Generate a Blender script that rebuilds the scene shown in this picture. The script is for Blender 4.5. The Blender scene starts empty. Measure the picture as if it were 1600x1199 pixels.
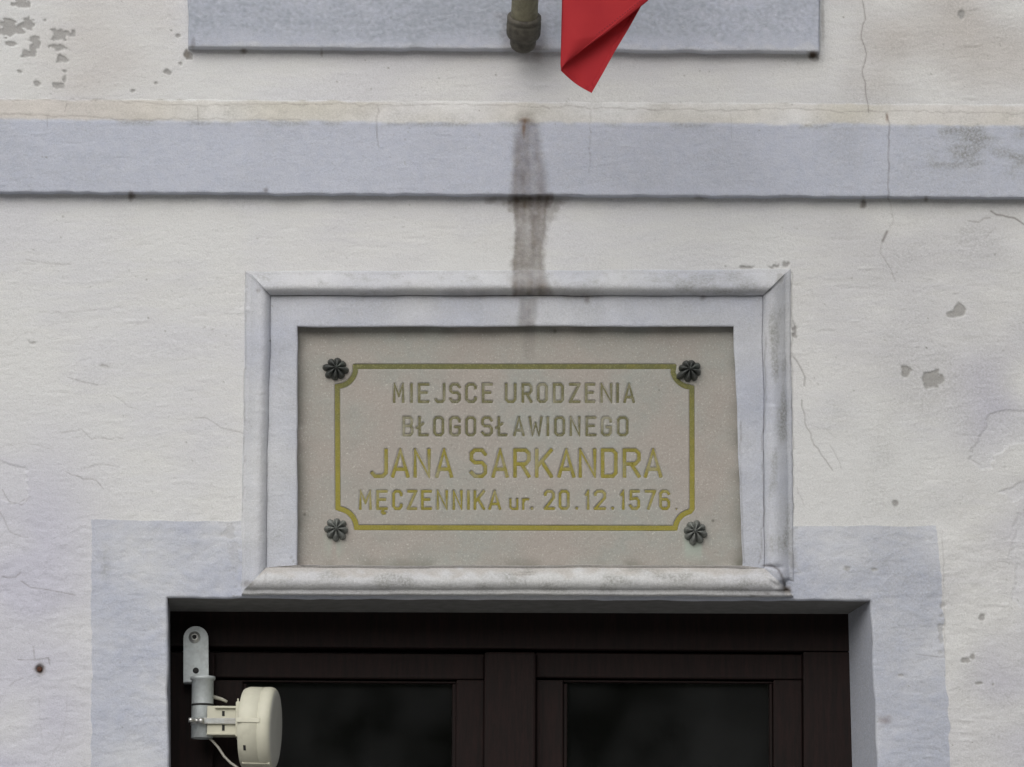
import bpy, bmesh, math
import numpy as np
from mathutils import Vector, Matrix

scene = bpy.context.scene
COL = scene.collection
R = math.radians
rng = np.random.default_rng(7)

# ------------------------------------------------------------------ camera
W_PX, H_PX = 1600.0, 1199.0
CAM = np.array([-0.25, -9.0, 1.62])          # eye height on the pavement
AIM = np.array([0.0, 0.0, 3.20])             # a spot on the house front
ROLL = R(0.25)
LENS = 164.5
cam_d = bpy.data.cameras.new('camera')
cam_d.lens = LENS; cam_d.sensor_width = 36.0; cam_d.clip_end = 500; cam_d.clip_start = 0.1
cam = bpy.data.objects.new('camera', cam_d); COL.objects.link(cam)
fw = AIM - CAM; fw = fw / np.linalg.norm(fw)
rt = np.cross(fw, [0, 0, 1]); rt /= np.linalg.norm(rt)
up = np.cross(rt, fw)
rt2 = rt * math.cos(ROLL) + up * math.sin(ROLL)
up2 = np.cross(rt2, fw)
M = Matrix(((rt2[0], up2[0], -fw[0], CAM[0]), (rt2[1], up2[1], -fw[1], CAM[1]), (rt2[2], up2[2], -fw[2], CAM[2]), (0, 0, 0, 1)))
cam.matrix_world = M
scene.camera = cam

# ------------------------------------------------------------------ world, sun, exposure
world = bpy.data.worlds.new('World'); scene.world = world; world.use_nodes = True
nt = world.node_tree; nt.nodes.clear()
SUN_EL, SUN_AZ = R(35), R(-20)     # azimuth measured from straight in front of the facade, towards the left
sky = nt.nodes.new('ShaderNodeTexSky'); sky.sky_type = 'NISHITA'; sky.sun_disc = False
sky.sun_elevation = SUN_EL; sky.sun_rotation = R(180) - SUN_AZ
sky.air_density = 1.5; sky.dust_density = 4.0; sky.ozone_density = 1.0
hs = nt.nodes.new('ShaderNodeHueSaturation'); hs.inputs['Saturation'].default_value = 0.22   # cloud cover
bg = nt.nodes.new('ShaderNodeBackground'); bg.inputs['Strength'].default_value = 0.10
wo = nt.nodes.new('ShaderNodeOutputWorld')
nt.links.new(sky.outputs[0], hs.inputs['Color']); nt.links.new(hs.outputs[0], bg.inputs['Color']); nt.links.new(bg.outputs[0], wo.inputs[0])
sun_d = bpy.data.lights.new('sun', 'SUN'); sun_d.energy = 1.3; sun_d.angle = R(75); sun_d.color = (1.0, 0.97, 0.93)
sun = bpy.data.objects.new('sun', sun_d); COL.objects.link(sun)
sdir = Vector((math.sin(SUN_AZ) * math.cos(SUN_EL), -math.cos(SUN_AZ) * math.cos(SUN_EL), math.sin(SUN_EL)))
sun.rotation_euler = sdir.to_track_quat('Z', 'Y').to_euler(); sun.location = (0, -5, 12)
scene.view_settings.view_transform = 'Standard'; scene.view_settings.look = 'None'
scene.view_settings.gamma = 1.0; scene.view_settings.use_curve_mapping = False
scene.view_settings.exposure = 0.03
scene.cycles.max_bounces = 6; scene.cycles.diffuse_bounces = 3; scene.cycles.glossy_bounces = 3; scene.cycles.transmission_bounces = 3; scene.cycles.transparent_max_bounces = 6

# ------------------------------------------------------------------ helpers
FPX = LENS / 36.0 * W_PX
def P(px, py, y=0.0):
    """photograph position + real depth behind (+) or in front of (-) the wall plane -> place in the street"""
    px, py, y = np.broadcast_arrays(np.asarray(px, float), np.asarray(py, float), np.asarray(y, float))
    a = (px - W_PX / 2) / FPX; b = -(py - H_PX / 2) / FPX
    d = fw + a[..., None] * rt2 + b[..., None] * up2
    t = (y - CAM[1]) / d[..., 1]
    return CAM + d * t[..., None]
def PV(px, py, y=0.0): return Vector(P(px, py, y).tolist())
PXM = 0.00125                                     # metres for one photograph pixel on the wall

def link(o, parent=None):
    COL.objects.link(o)
    if parent is not None: o.parent = parent
    return o
def tag(o, label, cat, group=None):
    o['label'] = label; o['category'] = cat
    if group: o['group'] = group
def empty(name, loc=(0, 0, 0)):
    o = bpy.data.objects.new(name, None); o.empty_display_size = 0.05; o.location = loc; return link(o)
def child_fix(o, parent):
    o.parent = parent; o.matrix_parent_inverse = Matrix.Translation(parent.location).inverted() if parent.parent is None else Matrix.Identity(4)
def mesh_obj(name, verts, faces, mat, parent=None, smooth=False):
    me = bpy.data.meshes.new(name); me.from_pydata([tuple(v) for v in verts], [], [tuple(f) for f in faces]); me.update()
    if smooth: me.polygons.foreach_set('use_smooth', [True] * len(me.polygons))
    if mat: me.materials.append(mat)
    o = bpy.data.objects.new(name, me); COL.objects.link(o)
    if parent is not None: child_fix(o, parent)
    return o
def grid_obj(name, pts, mat, parent=None, keep=None, attrs=None, smooth=True, flip=False):
    """pts[ny,nx,3]; keep[ny-1,nx-1] bool; attrs {name: [ny,nx,4]}"""
    ny, nx = pts.shape[:2]
    idx = np.arange(ny * nx).reshape(ny, nx)
    q = np.stack([idx[:-1, :-1], idx[1:, :-1], idx[1:, 1:], idx[:-1, 1:]], -1)
    if flip: q = q[..., ::-1]
    q = q[keep] if keep is not None else q.reshape(-1, 4)
    used = np.zeros(ny * nx, bool); used[q.ravel()] = True
    remap = np.cumsum(used) - 1
    v = pts.reshape(-1, 3)[used]; q = remap[q]
    me = bpy.data.meshes.new(name)
    me.vertices.add(len(v)); me.vertices.foreach_set('co', v.astype(np.float32).ravel())
    me.loops.add(q.size); me.loops.foreach_set('vertex_index', q.astype(np.int32).ravel())
    me.polygons.add(len(q)); me.polygons.foreach_set('loop_start', np.arange(0, q.size, 4, dtype=np.int32))
    me.update(calc_edges=True)
    me.polygons.foreach_set('use_smooth', np.full(len(q), smooth))
    if attrs:
        for k, a in attrs.items():
            at = me.attributes.new(k, 'FLOAT_COLOR', 'POINT')
            at.data.foreach_set('color', a.reshape(-1, 4)[used].astype(np.float32).ravel())
    me.materials.append(mat); me.validate()
    o = bpy.data.objects.new(name, me); COL.objects.link(o)
    if parent is not None: child_fix(o, parent)
    return o
def bm_obj(name, bm, mat, parent=None, smooth=True):
    me = bpy.data.meshes.new(name); bm.to_mesh(me); bm.free()
    me.polygons.foreach_set('use_smooth', [smooth] * len(me.polygons))
    me.materials.append(mat)
    o = bpy.data.objects.new(name, me); COL.objects.link(o)
    if parent is not None: child_fix(o, parent)
    return o
def add_box(bm, lo, hi, bev=0.0):
    lo = Vector(lo); hi = Vector(hi)
    r = bmesh.ops.create_cube(bm, size=1.0)
    for v in r['verts']:
        v.co = Vector(((lo[i] + hi[i]) / 2 + v.co[i] * (hi[i] - lo[i]) for i in range(3)))
    if bev > 0:
        ed = list({e for v in r['verts'] for e in v.link_edges})
        bmesh.ops.bevel(bm, geom=ed, offset=bev, segments=2, affect='EDGES', profile=0.5)
def add_lathe(bm, prof, origin, axis, n=40):
    """prof: list of (radius, distance along axis)"""
    axis = Vector(axis).normalized(); a = axis.orthogonal().normalized(); b = axis.cross(a)
    rings = []
    for r, h in prof:
        c = Vector(origin) + axis * h
        if r < 1e-6: rings.append([bm.verts.new(c)])
        else: rings.append([bm.verts.new(c + (a * math.cos(2 * math.pi * k / n) + b * math.sin(2 * math.pi * k / n)) * r) for k in range(n)])
    for r0, r1 in zip(rings[:-1], rings[1:]):
        for k in range(n):
            k2 = (k + 1) % n
            vs = [r0[k % len(r0)], r0[k2 % len(r0)], r1[k2 % len(r1)], r1[k % len(r1)]]
            u = []
            for v in vs:
                if v not in u: u.append(v)
            if len(u) > 2: bm.faces.new(u)
def add_tube(bm, pts, r, n=12):
    pts = [Vector(p) for p in pts]; rings = []
    for i, p in enumerate(pts):
        t = (pts[min(i + 1, len(pts) - 1)] - pts[max(i - 1, 0)]).normalized()
        a = t.cross(Vector((0.13, 0.9, 0.31))).normalized(); b = t.cross(a)
        rr = r[i] if isinstance(r, (list, tuple)) else r
        rings.append([bm.verts.new(p + (a * math.cos(2 * math.pi * k / n) + b * math.sin(2 * math.pi * k / n)) * rr) for k in range(n)])
    for r0, r1 in zip(rings[:-1], rings[1:]):
        for k in range(n): bm.faces.new((r0[k], r0[(k + 1) % n], r1[(k + 1) % n], r1[k]))
    bm.faces.new(rings[0][::-1]); bm.faces.new(rings[-1])

# ------------------------------------------------------------------ wear and painted light falloff drawn as fields on the facade (photograph-pixel raster)
RX0, RY0, RW, RH = -160, -120, 1920, 1440
def fnoise(sx, sy, seed):
    g = np.random.default_rng(seed).standard_normal((RH, RW))
    fy = np.fft.fftfreq(RH)[:, None]; fx = np.fft.rfftfreq(RW)[None, :]
    F = np.fft.rfft2(g) * np.exp(-2 * np.pi ** 2 * ((fx * sx) ** 2 + (fy * sy) ** 2))
    o = np.fft.irfft2(F, s=(RH, RW)); return o / o.std()
YY, XX = np.mgrid[RY0:RY0 + RH, RX0:RX0 + RW].astype(float)
N2 = fnoise(1.6, 1.4, 1); N4 = fnoise(5, 3, 2); NT = fnoise(16, 3.2, 3); N10 = fnoise(11, 9, 4); N30 = fnoise(32, 26, 5); N80 = fnoise(90, 70, 6)
NV = fnoise(3, 22, 8)
def sstep(a, b, x): t = np.clip((x - a) / (b - a), 0, 1); return t * t * (3 - 2 * t)
def seg_dist(pts, pad=14):
    """generator of (slice, distance) for each piece of a polyline"""
    for (x0, y0), (x1, y1) in zip(pts[:-1], pts[1:]):
        ax, bx = int(min(x0, x1) - pad - RX0), int(max(x0, x1) + pad - RX0)
        ay, by = int(min(y0, y1) - pad - RY0), int(max(y0, y1) + pad - RY0)
        sl = (slice(max(ay, 0), max(by, 0)), slice(max(ax, 0), max(bx, 0)))
        X = XX[sl]; Y = YY[sl]
        if X.size == 0: continue
        dx, dy = x1 - x0, y1 - y0; L = dx * dx + dy * dy + 1e-9
        t = np.clip(((X - x0) * dx + (Y - y0) * dy) / L, 0, 1)
        yield sl, np.hypot(X - x0 - t * dx, Y - y0 - t * dy)
CRACK = np.zeros((RH, RW)); LIP = np.zeros((RH, RW))
def crack(pts, w=1.0, s=1.0, lip=0.0, jit=2.0):
    fine = [pts[0]]
    for a, b in zip(pts[:-1], pts[1:]):
        n = max(1, int(math.hypot(b[0] - a[0], b[1] - a[1]) / 9))
        for k in range(1, n + 1):
            f = k / n; j = jit if k < n else jit * .4
            fine.append((a[0] + (b[0] - a[0]) * f + rng.normal() * j * .6, a[1] + (b[1] - a[1]) * f + rng.normal() * j * .6))
    for sl, d in seg_dist(fine):
        CRACK[sl] = np.maximum(CRACK[sl], .74 * s * np.clip(1.25 - d / w, 0, 1))
        if lip: LIP[sl] = np.maximum(LIP[sl], lip * np.exp(-(d / 5.0) ** 2))
for c in [
    ([(1350, -60), (1347, 0), (1353, 30), (1346, 60), (1355, 85), (1348, 110), (1352, 140), (1358, 175)], 1.1, .75),
    ([(1385, 178), (1389, 195), (1388, 250), (1388, 312)], 1.1, .75), ([(1389, 312), (1396, 345), (1390, 356)], .8, .4),
    ([(1386, 362), (1379, 377)], 2.2, .9), ([(1379, 377), (1375, 395), (1392, 422), (1399, 440)], .9, .45),
    ([(1512, 345), (1530, 347), (1548, 341)], 1.0, .7), ([(1548, 330), (1566, 337), (1585, 341), (1602, 352)], 1.5, .9), ([(1540, 372), (1556, 356)], .9, .4),
    ([(0, 800), (15, 832), (45, 840)], .9, .45), ([(4, 901), (24, 903), (31, 895)], 1.1, .7), ([(33, 908), (48, 919), (82, 924), (118, 930)], 1.1, .6),
    ([(12, 788), (30, 787), (42, 779)], 1., .5), ([(28, 1031), (54, 1032), (53, 1010)], 1., .6), ([(54, 1032), (76, 1028), (78, 1038)], 1.2, .6), ([(15, 1072), (35, 1060)], .9, .5),
    ([(106, 590), (128, 597), (153, 602)], .8, .6), ([(178, 618), (200, 635), (216, 640)], .7, .35), ([(92, 676), (128, 670), (142, 686), (193, 686)], .8, .5),
    ([(305, 654), (320, 653), (345, 668), (380, 678)], .9, .5), ([(104, 738), (130, 750), (150, 750), (162, 764)], .9, .55), ([(140, 730), (170, 727), (186, 730)], .8, .5),
    ([(4, 765), (14, 784), (34, 789), (48, 776)], .9, .55), ([(12, 540), (40, 520), (92, 505)], .7, .25), ([(60, 488), (130, 487), (185, 480)], .8, .3), ([(40, 405), (75, 412), (110, 413)], 1., .4),
    ([(1239, 500), (1241, 525)], 1., .4), ([(1240, 558), (1252, 576), (1258, 590), (1257, 603)], 1.3, .7), ([(1253, 625), (1257, 660), (1272, 695), (1301, 735)], 1.0, .65),
    ([(1297, 696), (1308, 715), (1315, 732)], .8, .45), ([(1246, 762), (1256, 790)], .8, .4), ([(1262, 664), (1290, 670), (1306, 685)], .7, .3),
    ([(0, 157), (150, 156), (250, 163), (310, 166), (420, 163), (600, 164), (820, 166), (1080, 172), (1250, 171), (1340, 175), (1410, 174), (1600, 176)], .9, .5),
    ([(0, 180), (120, 181), (200, 188), (300, 187), (470, 187)], 1.2, .45), ([(590, 165), (588, 195), (592, 230)], .9, .6), ([(924, 170), (922, 215), (920, 270)], .8, .4), ([(308, 165), (310, 195)], 1., .5), ([(105, 160), (102, 175)], 1., .5), ([(74, 182), (74, 198)], .9, .4), ([(1141, 178), (1142, 215)], .8, .35),
    ([(1192, 884), (1205, 883), (1216, 890), (1222, 904), (1226, 918), (1234, 924)], 2.0, .9), ([(1172, 932), (1205, 926), (1226, 922)], 1.5, .7),
    ([(1196, 520), (1194, 640), (1191, 700), (1193, 780), (1189, 850), (1186, 880)], 1.1, .55), ([(1158, 660), (1156, 735), (1159, 800), (1162, 880)], 1.2, .55),
    ([(412, 886), (416, 900), (412, 915)], 1., .6), ([(455, 870), (462, 882), (475, 886)], 1.2, .6), ([(820, 890), (821, 921)], .8, .45),
    ([(1430, 1022), (1448, 1025), (1476, 1028)], 1.1, .5), ([(1472, 830), (1475, 900), (1474, 940), (1477, 1030)], 1., .35), ([(1425, 1160), (1460, 1168), (1472, 1176)], .8, .3),
    ([(383, 425), (384, 470), (382, 600), (381, 800)], .9, .45), ([(1237, 425), (1238, 600), (1239, 800)], 1.1, .5), ([(405, 452), (400, 440), (384, 426)], .9, .4),
    ([(0, 700), (40, 690), (80, 702)], .7, .3), ([(105, 1085), (100, 1140), (74, 1199)], .7, .25), ([(60, 1090), (68, 1180)], .7, .2),
    ([(1530, 725), (1512, 716)], 1., .4)]:
    crack(*c)
LOSS = np.zeros((RH, RW))
def loss(cx, cy, rx, ry, s=1.0, rough=.62):
    p = 1.8
    sl = (slice(max(0, int(cy - ry * p - RY0)), max(0, int(cy + ry * p - RY0) + 1)), slice(max(0, int(cx - rx * p - RX0)), max(0, int(cx + rx * p - RX0) + 1)))
    if XX[sl].size == 0: return
    d = np.hypot((XX[sl] - cx) / rx, (YY[sl] - cy) / ry) + rough * (.55 * N4[sl] + .35 * N2[sl])
    m = np.clip((1 - d) * min(rx, ry) * .8 + .5, 0, 1) * s
    LOSS[sl] = np.maximum(LOSS[sl], m)
for a in [(34, 4, 13, 12), (16, 42, 20, 13), (8, 50, 15, 9), (45, 36, 16, 10), (92, 55, 15, 7), (84, 60, 8, 6), (54, 70, 7, 11), (40, 83, 8, 5), (90, 76, 12, 6), (98, 90, 7, 7), (16, 68, 6, 4),
          (92, 134, 13, 6), (101, 124, 3, 8), (57, 131, 4, 3), (32, 113, 4, 3), (99, 111, 4, 3), (243, 130, 4, 3), (208, 142, 4, 3), (268, 48, 3, 2), (278, 56, 3, 2), (283, 100, 4, 3), (294, 84, 5, 5), (262, 112, 5, 4), (190, 3, 4, 3),
          (1499, 484, 9, 10, 1, .15), (1488, 492, 10, 5, 1, .15), (1457, 594, 15, 15, 1, .18), (1416, 580, 7, 7, 1, .3), (1399, 786, 5.5, 5.5, 1, .15), (1534, 965, 5, 6, 1, .2), (1502, 23, 6, 7, 1, .15),
          (1508, 1033, 6, 3), (1520, 1028, 3, 5), (1530, 1068, 5, 2), (1552, 1070, 2, 2), (1242, 517, 4, 7), (1133, 416, 4, 3), (1166, 418, 9, 2), (1212, 416, 8, 4), (1228, 414, 6, 4), (1220, 436, 5, 7, .7),
          (1368, 890, 5, 2, .7), (1325, 889, 4, 3, .7), (1315, 856, 4, 2, .6), (52, 536, 8, 3, .8), (162, 572, 5, 3, .5), (1350, 1120, 4, 2, .5), (1407, 1055, 3, 2, .6),
          (360, 835, 8, 12, .35), (366, 870, 8, 30, .22), (1240, 860, 7, 22, .25), (1470, 985, 4, 26, .55)]:
    loss(*a)
# lifted, scalloped paint edges on the right: the paint outside them stands proud
def poly_mask(pts):
    m = np.zeros((RH, RW), bool); n = len(pts)
    X = XX + 2.2 * N4 + 1.0 * N2; Y = YY + 2.0 * NT
    for i in range(n):
        x0, y0 = pts[i]; x1, y1 = pts[(i + 1) % n]
        if y0 == y1: continue
        c = ((y0 > Y) != (y1 > Y)) & (X < (x1 - x0) * (Y - y0) / (y1 - y0) + x0); m ^= c
    return m.astype(float)
FLAKE = np.zeros((RH, RW))
for pl in [[(1512, 716), (1530, 732), (1549, 727), (1551, 714), (1570, 700), (1620, 690), (1620, 640), (1572, 642), (1545, 655), (1526, 690)],
           [(1556, 770), (1576, 772), (1577, 784), (1600, 775), (1620, 775), (1620, 740), (1600, 752), (1575, 764)],
           [(1590, 800), (1578, 870), (1588, 905), (1582, 935), (1600, 950), (1640, 960), (1640, 800)],
           [(0, 775), (20, 790), (44, 775), (40, 735), (0, 720), (-60, 730), (-60, 780)]]:
    FLAKE = np.maximum(FLAKE, poly_mask(pl))
HOLE = np.clip(1.3 - np.hypot(XX - 62, YY - 1046) / 6.5, 0, 1)

STAIN = np.zeros((RH, RW))
def stain(y0, y1, l0, l1, r0, r1, s0, s1, soft=5.0, rough=1.0, ends=4.0):
    f = np.clip((YY - y0) / (y1 - y0), 0, 1)
    l = l0 + (l1 - l0) * f; r = r0 + (r1 - r0) * f; s = s0 + (s1 - s0) * f
    X = XX + rough * (1.0 * N4 + 2.2 * N10 + 1.4 * NV + .7 * N2)
    m = sstep(-soft, soft, X - l) * sstep(-soft, soft, r - X) * sstep(-ends, ends, YY - y0) * sstep(-ends, ends, y1 - YY)
    global STAIN
    STAIN = np.maximum(STAIN, m * s * (1 + .05 * N4 + .05 * N10 + .09 * NV + .04 * N2))
stain(70, 98, 796, 808, 852, 842, .7, .2, 9, .8)
stain(20, 82, 776, 786, 852, 858, .22, .35, 8, 1)
stain(172, 192, 806, 806, 838, 838, .12, .4, 6, .5)
stain(184, 306, 808, 796, 838, 856, .46, .50, 8, .5)
stain(303, 330, 790, 797, 866, 858, .84, .72, 9, 1.5, 7)
stain(305, 322, 764, 790, 892, 868, .30, .2, 20, 2.0, 6)
stain(318, 350, 846, 848, 874, 862, .42, .30, 5, 2.0, 8)
stain(340, 420, 824, 826, 836, 832, .74, .5, 4, 1.4, 12)
stain(310, 372, 792, 798, 804, 804, .5, .3, 4, 1.8, 10)
stain(330, 425, 804, 806, 816, 822, .72, .5, 4, 1.2)
stain(320, 400, 842, 840, 856, 850, .68, .45, 4, 1.4)
stain(316, 432, 798, 803, 858, 847, .68, .58, 6, 1.1)
stain(425, 464, 802, 798, 850, 866, .50, .80, 10, .9)
stain(448, 466, 690, 690, 935, 945, .22, .42, 25, .8)
stain(464, 512, 812, 812, 838, 836, .45, .4, 7, .6)
stain(500, 562, 815, 820, 838, 834, .45, .25, 5, .6)
stain(446, 466, 420, 420, 1190, 1190, .0, .18, 30, .4)  # faint darker strip along the whole lower edge of the top bead
for x, y, rx, ry, s in [(205, 306, 5, 8, .8), (380, 80, 5, 4, .7), (503, 82, 2.5, 6, .6), (1270, 86, 8, 6, .95), (1349, 315, 4, 9, .7), (1447, 312, 3, 4, .6), (416, 297, 5, 4, .6), (292, 84, 4, 6, .5),
                        (1094, 310, 12, 2, .4), (916, 466, 7, 7, .55), (1099, 464, 6, 4, .5), (62, 1046, 9, 8, .55), (302, 70, 3, 12, .35), (1286, 30, 2.5, 40, .3), (1228, 922, 10, 6, .75), (1385, 1126, 8, 7, .25), (870, 318, 12, 9, .45), (770, 312, 10, 5, .4), (850, 370, 6, 18, .35),
                        (388, 912, 8, 5, .45), (1238, 880, 5, 20, .2), (404, 455, 4, 4, .5), (818, 200, 2, 8, .5), (823, 190, 6, 4, .55)]:
    d = np.hypot((XX - x) / rx, (YY - y) / ry) + .18 * N4 + .12 * N2
    STAIN = np.maximum(STAIN, s * np.clip(1.25 - d, 0, 1) ** .8)
# rusty drip on the string course
RUST = np.clip(1.2 - np.hypot((XX - 819 - .8 * N4) / 3.0, (YY - 202) / 16), 0, 1) + .8 * np.clip(1.2 - np.hypot((XX - 820) / 9, (YY - 188) / 5), 0, 1)
RUST = np.maximum(RUST, .8 * np.clip(1.2 - np.hypot((XX - 1386) / 3, (YY - 184) / 9), 0, 1))
RUST = np.maximum(RUST, .5 * np.clip(1.2 - np.hypot((XX - 62) / 9, (YY - 1046) / 8), 0, 1))
RUST = np.maximum(RUST, .45 * np.clip(1.2 - np.hypot((XX - 1384) / 10, (YY - 1126) / 9) - .2 * N4, 0, 1))
# light falloff to the right painted into the wall colour, plus a greyer coat
FALLOFF_COAT = sstep(1180, 1420, XX + 30 * N30) * np.clip(.20 + .05 * N30 + .03 * N10, 0, .4)
# paint hues
LAV = np.clip(.32 + .30 * N80 + .25 * N30 + .12 * NT, 0, 1) * .34
LAV = np.maximum(LAV, sstep(230, 60, XX) * sstep(560, 860, YY) * np.clip(.9 + .25 * N30, 0, 1))
LAV = np.maximum(LAV, sstep(1420, 1560, XX) * sstep(300, 600, YY) * np.clip(.35 + .35 * N30, 0, 1))
WARM = sstep(185, 120, YY) * np.clip(.35 + .3 * N80 + .2 * N30, 0, 1) * (sstep(330, 200, XX) + sstep(1250, 1400, XX))
YL = YY - XX / 1600 * 9 + 1
LEDGE = sstep(155, 159, YL + .8 * N4) * sstep(193, 187, YL + 1.2 * N4)
WARM = np.maximum(WARM, LEDGE * np.clip(.45 + .16 * N30 + sstep(330, 180, XX) * .7 + sstep(1380, 1480, XX) * .4, 0, 1))
WARM = np.maximum(WARM, .12 * sstep(200, 800, XX) * np.clip(.6 + N80, 0, 1))
YEL = LEDGE * np.clip(.35 + .25 * N30, 0, 1) * sstep(120, 260, XX)
GRIME_SHADE = np.zeros((RH, RW))
GRIME_SHADE = np.maximum(GRIME_SHADE, .8 * sstep(1436, 1465, XX + 6 * N10) * sstep(193, 200, YY) * sstep(286, 262, YY + 7 * N10) * np.clip(.62 + .28 * N10 + .22 * NT, 0, 1))
GRIME_SHADE = np.maximum(GRIME_SHADE, .2 * sstep(890, 940, XX) * sstep(190, 205, YY) * sstep(300, 280, YY) * sstep(1000, 960, XX) * np.clip(.2 + .4 * N30, 0, 1))
GRIME_SHADE = np.maximum(GRIME_SHADE, .6 * np.exp(-((YY - 190 - XX / 1600 * 8) / 4) ** 2) * np.clip(.3 + .6 * N10, 0, 1))
GRIME_SHADE = np.maximum(GRIME_SHADE, .14 * sstep(193, 200, YY) * sstep(301, 290, YY) * np.clip(.1 + .5 * N30 + .2 * NT, 0, 1))
GRIME_SHADE = np.maximum(GRIME_SHADE, .75 * sstep(1196, 1206, XX) * sstep(1240, 1226, XX) * sstep(440, 520, YY) * sstep(900, 860, YY) * np.clip(.15 + .45 * NV + .3 * N10, 0, 1))
GRIME_SHADE = np.maximum(GRIME_SHADE, .7 * sstep(886, 890, YY) * sstep(925, 920, YY) * sstep(380, 400, XX) * sstep(1236, 1200, XX) * np.clip(.35 + .35 * N10 + .25 * NT, 0, 1))
GRIME_SHADE = np.maximum(GRIME_SHADE, .55 * sstep(424, 430, YY) * sstep(464, 460, YY) * sstep(385, 400, XX) * sstep(1240, 1220, XX) * np.clip(.05 + .35 * N30 + .35 * N4, 0, 1))
GRIME_SHADE = np.maximum(GRIME_SHADE, .8 * sstep(1060, 1100, XX) * sstep(1215, 1195, XX) * sstep(424, 428, YY) * sstep(462, 455, YY) * np.clip(.3 + .3 * N10, 0, 1))
GRIME_SHADE = np.maximum(GRIME_SHADE, .5 * sstep(1470, 1600, XX) * sstep(310, 330, YY) * sstep(520, 420, YY) * np.clip(.1 + .5 * N30, 0, 1))
GRIME_SHADE = np.maximum(GRIME_SHADE, .35 * np.clip(1.3 - np.hypot((XX - 165) / 9, (YY - 885) / 28) - .15 * N4, 0, 1))
GRIME_SHADE = np.maximum(GRIME_SHADE, LEDGE * np.clip(.17 + .06 * N10 + .05 * N4, 0, 1))
GRIME_SHADE = np.maximum(GRIME_SHADE, FALLOFF_COAT * (YY < 1600))  # the painted right-hand falloff joins the real grime here
NP = fnoise(1.25, 1.05, 31)
GRIME_SHADE = np.maximum(GRIME_SHADE, np.clip(NP - 2.45, 0, 1) * np.clip(.7 + .4 * N80, .1, 1.2))
PANEL = sstep(293, 296, XX) * sstep(1283, 1280, XX) * sstep(78, 74, YY)
SMEAR = PANEL * (.12 + sstep(72, 44, YY + 5 * N10) * np.clip(.42 + .10 * N80 + .08 * N30 + .06 * N10 + .20 * N2, 0, 1))
# relief in metres (+ = towards the street)
PEAK = np.maximum(np.maximum(CRACK * .8, LOSS * .7), 0)
NF = fnoise(4.5, 1.3, 21)
NT2 = fnoise(14, 2.6, 22); NTD = fnoise(7, 7, 23)
patch = np.clip(.55 + .55 * N80, .12, 1.4)
RELIEF = .00008 * NT * patch + .00009 * NF + .00010 * N10 * (1.4 - patch * .6) + .0004 * N30 + .00010 * N4 + .00010 * N2 + LIP
RELIEF += .0009 * np.clip(NT2 - 1.8, 0, 1) * patch - .0006 * np.clip(-NT2 - 2.1, 0, 1) + .0003 * np.clip(NTD - 1.7, 0, 1)
RELIEF = np.clip(RELIEF, -.0028, .0028)
RELIEF = RELIEF - .0011 * CRACK - .0020 * LOSS - .0016 * FLAKE - .008 * HOLE

def samp(img, px, py):
    x = np.clip(px - RX0, 0, RW - 1.001); y = np.clip(py - RY0, 0, RH - 1.001)
    i = x.astype(int); j = y.astype(int); u = x - i; v = y - j
    return (img[j, i] * (1 - u) + img[j, i + 1] * u) * (1 - v) + (img[j + 1, i] * (1 - u) + img[j + 1, i + 1] * u) * v
def masks(px, py, blue, extra_stain=None):
    blue = np.broadcast_to(blue, px.shape)
    A = np.stack([np.clip(samp(STAIN, px, py), 0, 1), samp(LOSS, px, py), blue, np.clip(samp(CRACK, px, py) + samp(HOLE, px, py), 0, 1)], -1)
    B = np.stack([samp(LAV, px, py), np.clip(samp(WARM, px, py), 0, 1), np.clip(samp(GRIME_SHADE, px, py), 0, 1), samp(SMEAR, px, py)], -1)
    C = np.stack([np.clip(samp(RUST, px, py), 0, 1), np.clip(samp(YEL, px, py), 0, 1), samp(FLAKE, px, py), np.ones(px.shape)], -1)
    return {'wear_a': A, 'wear_shade_b': B, 'wear_c': C}

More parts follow.
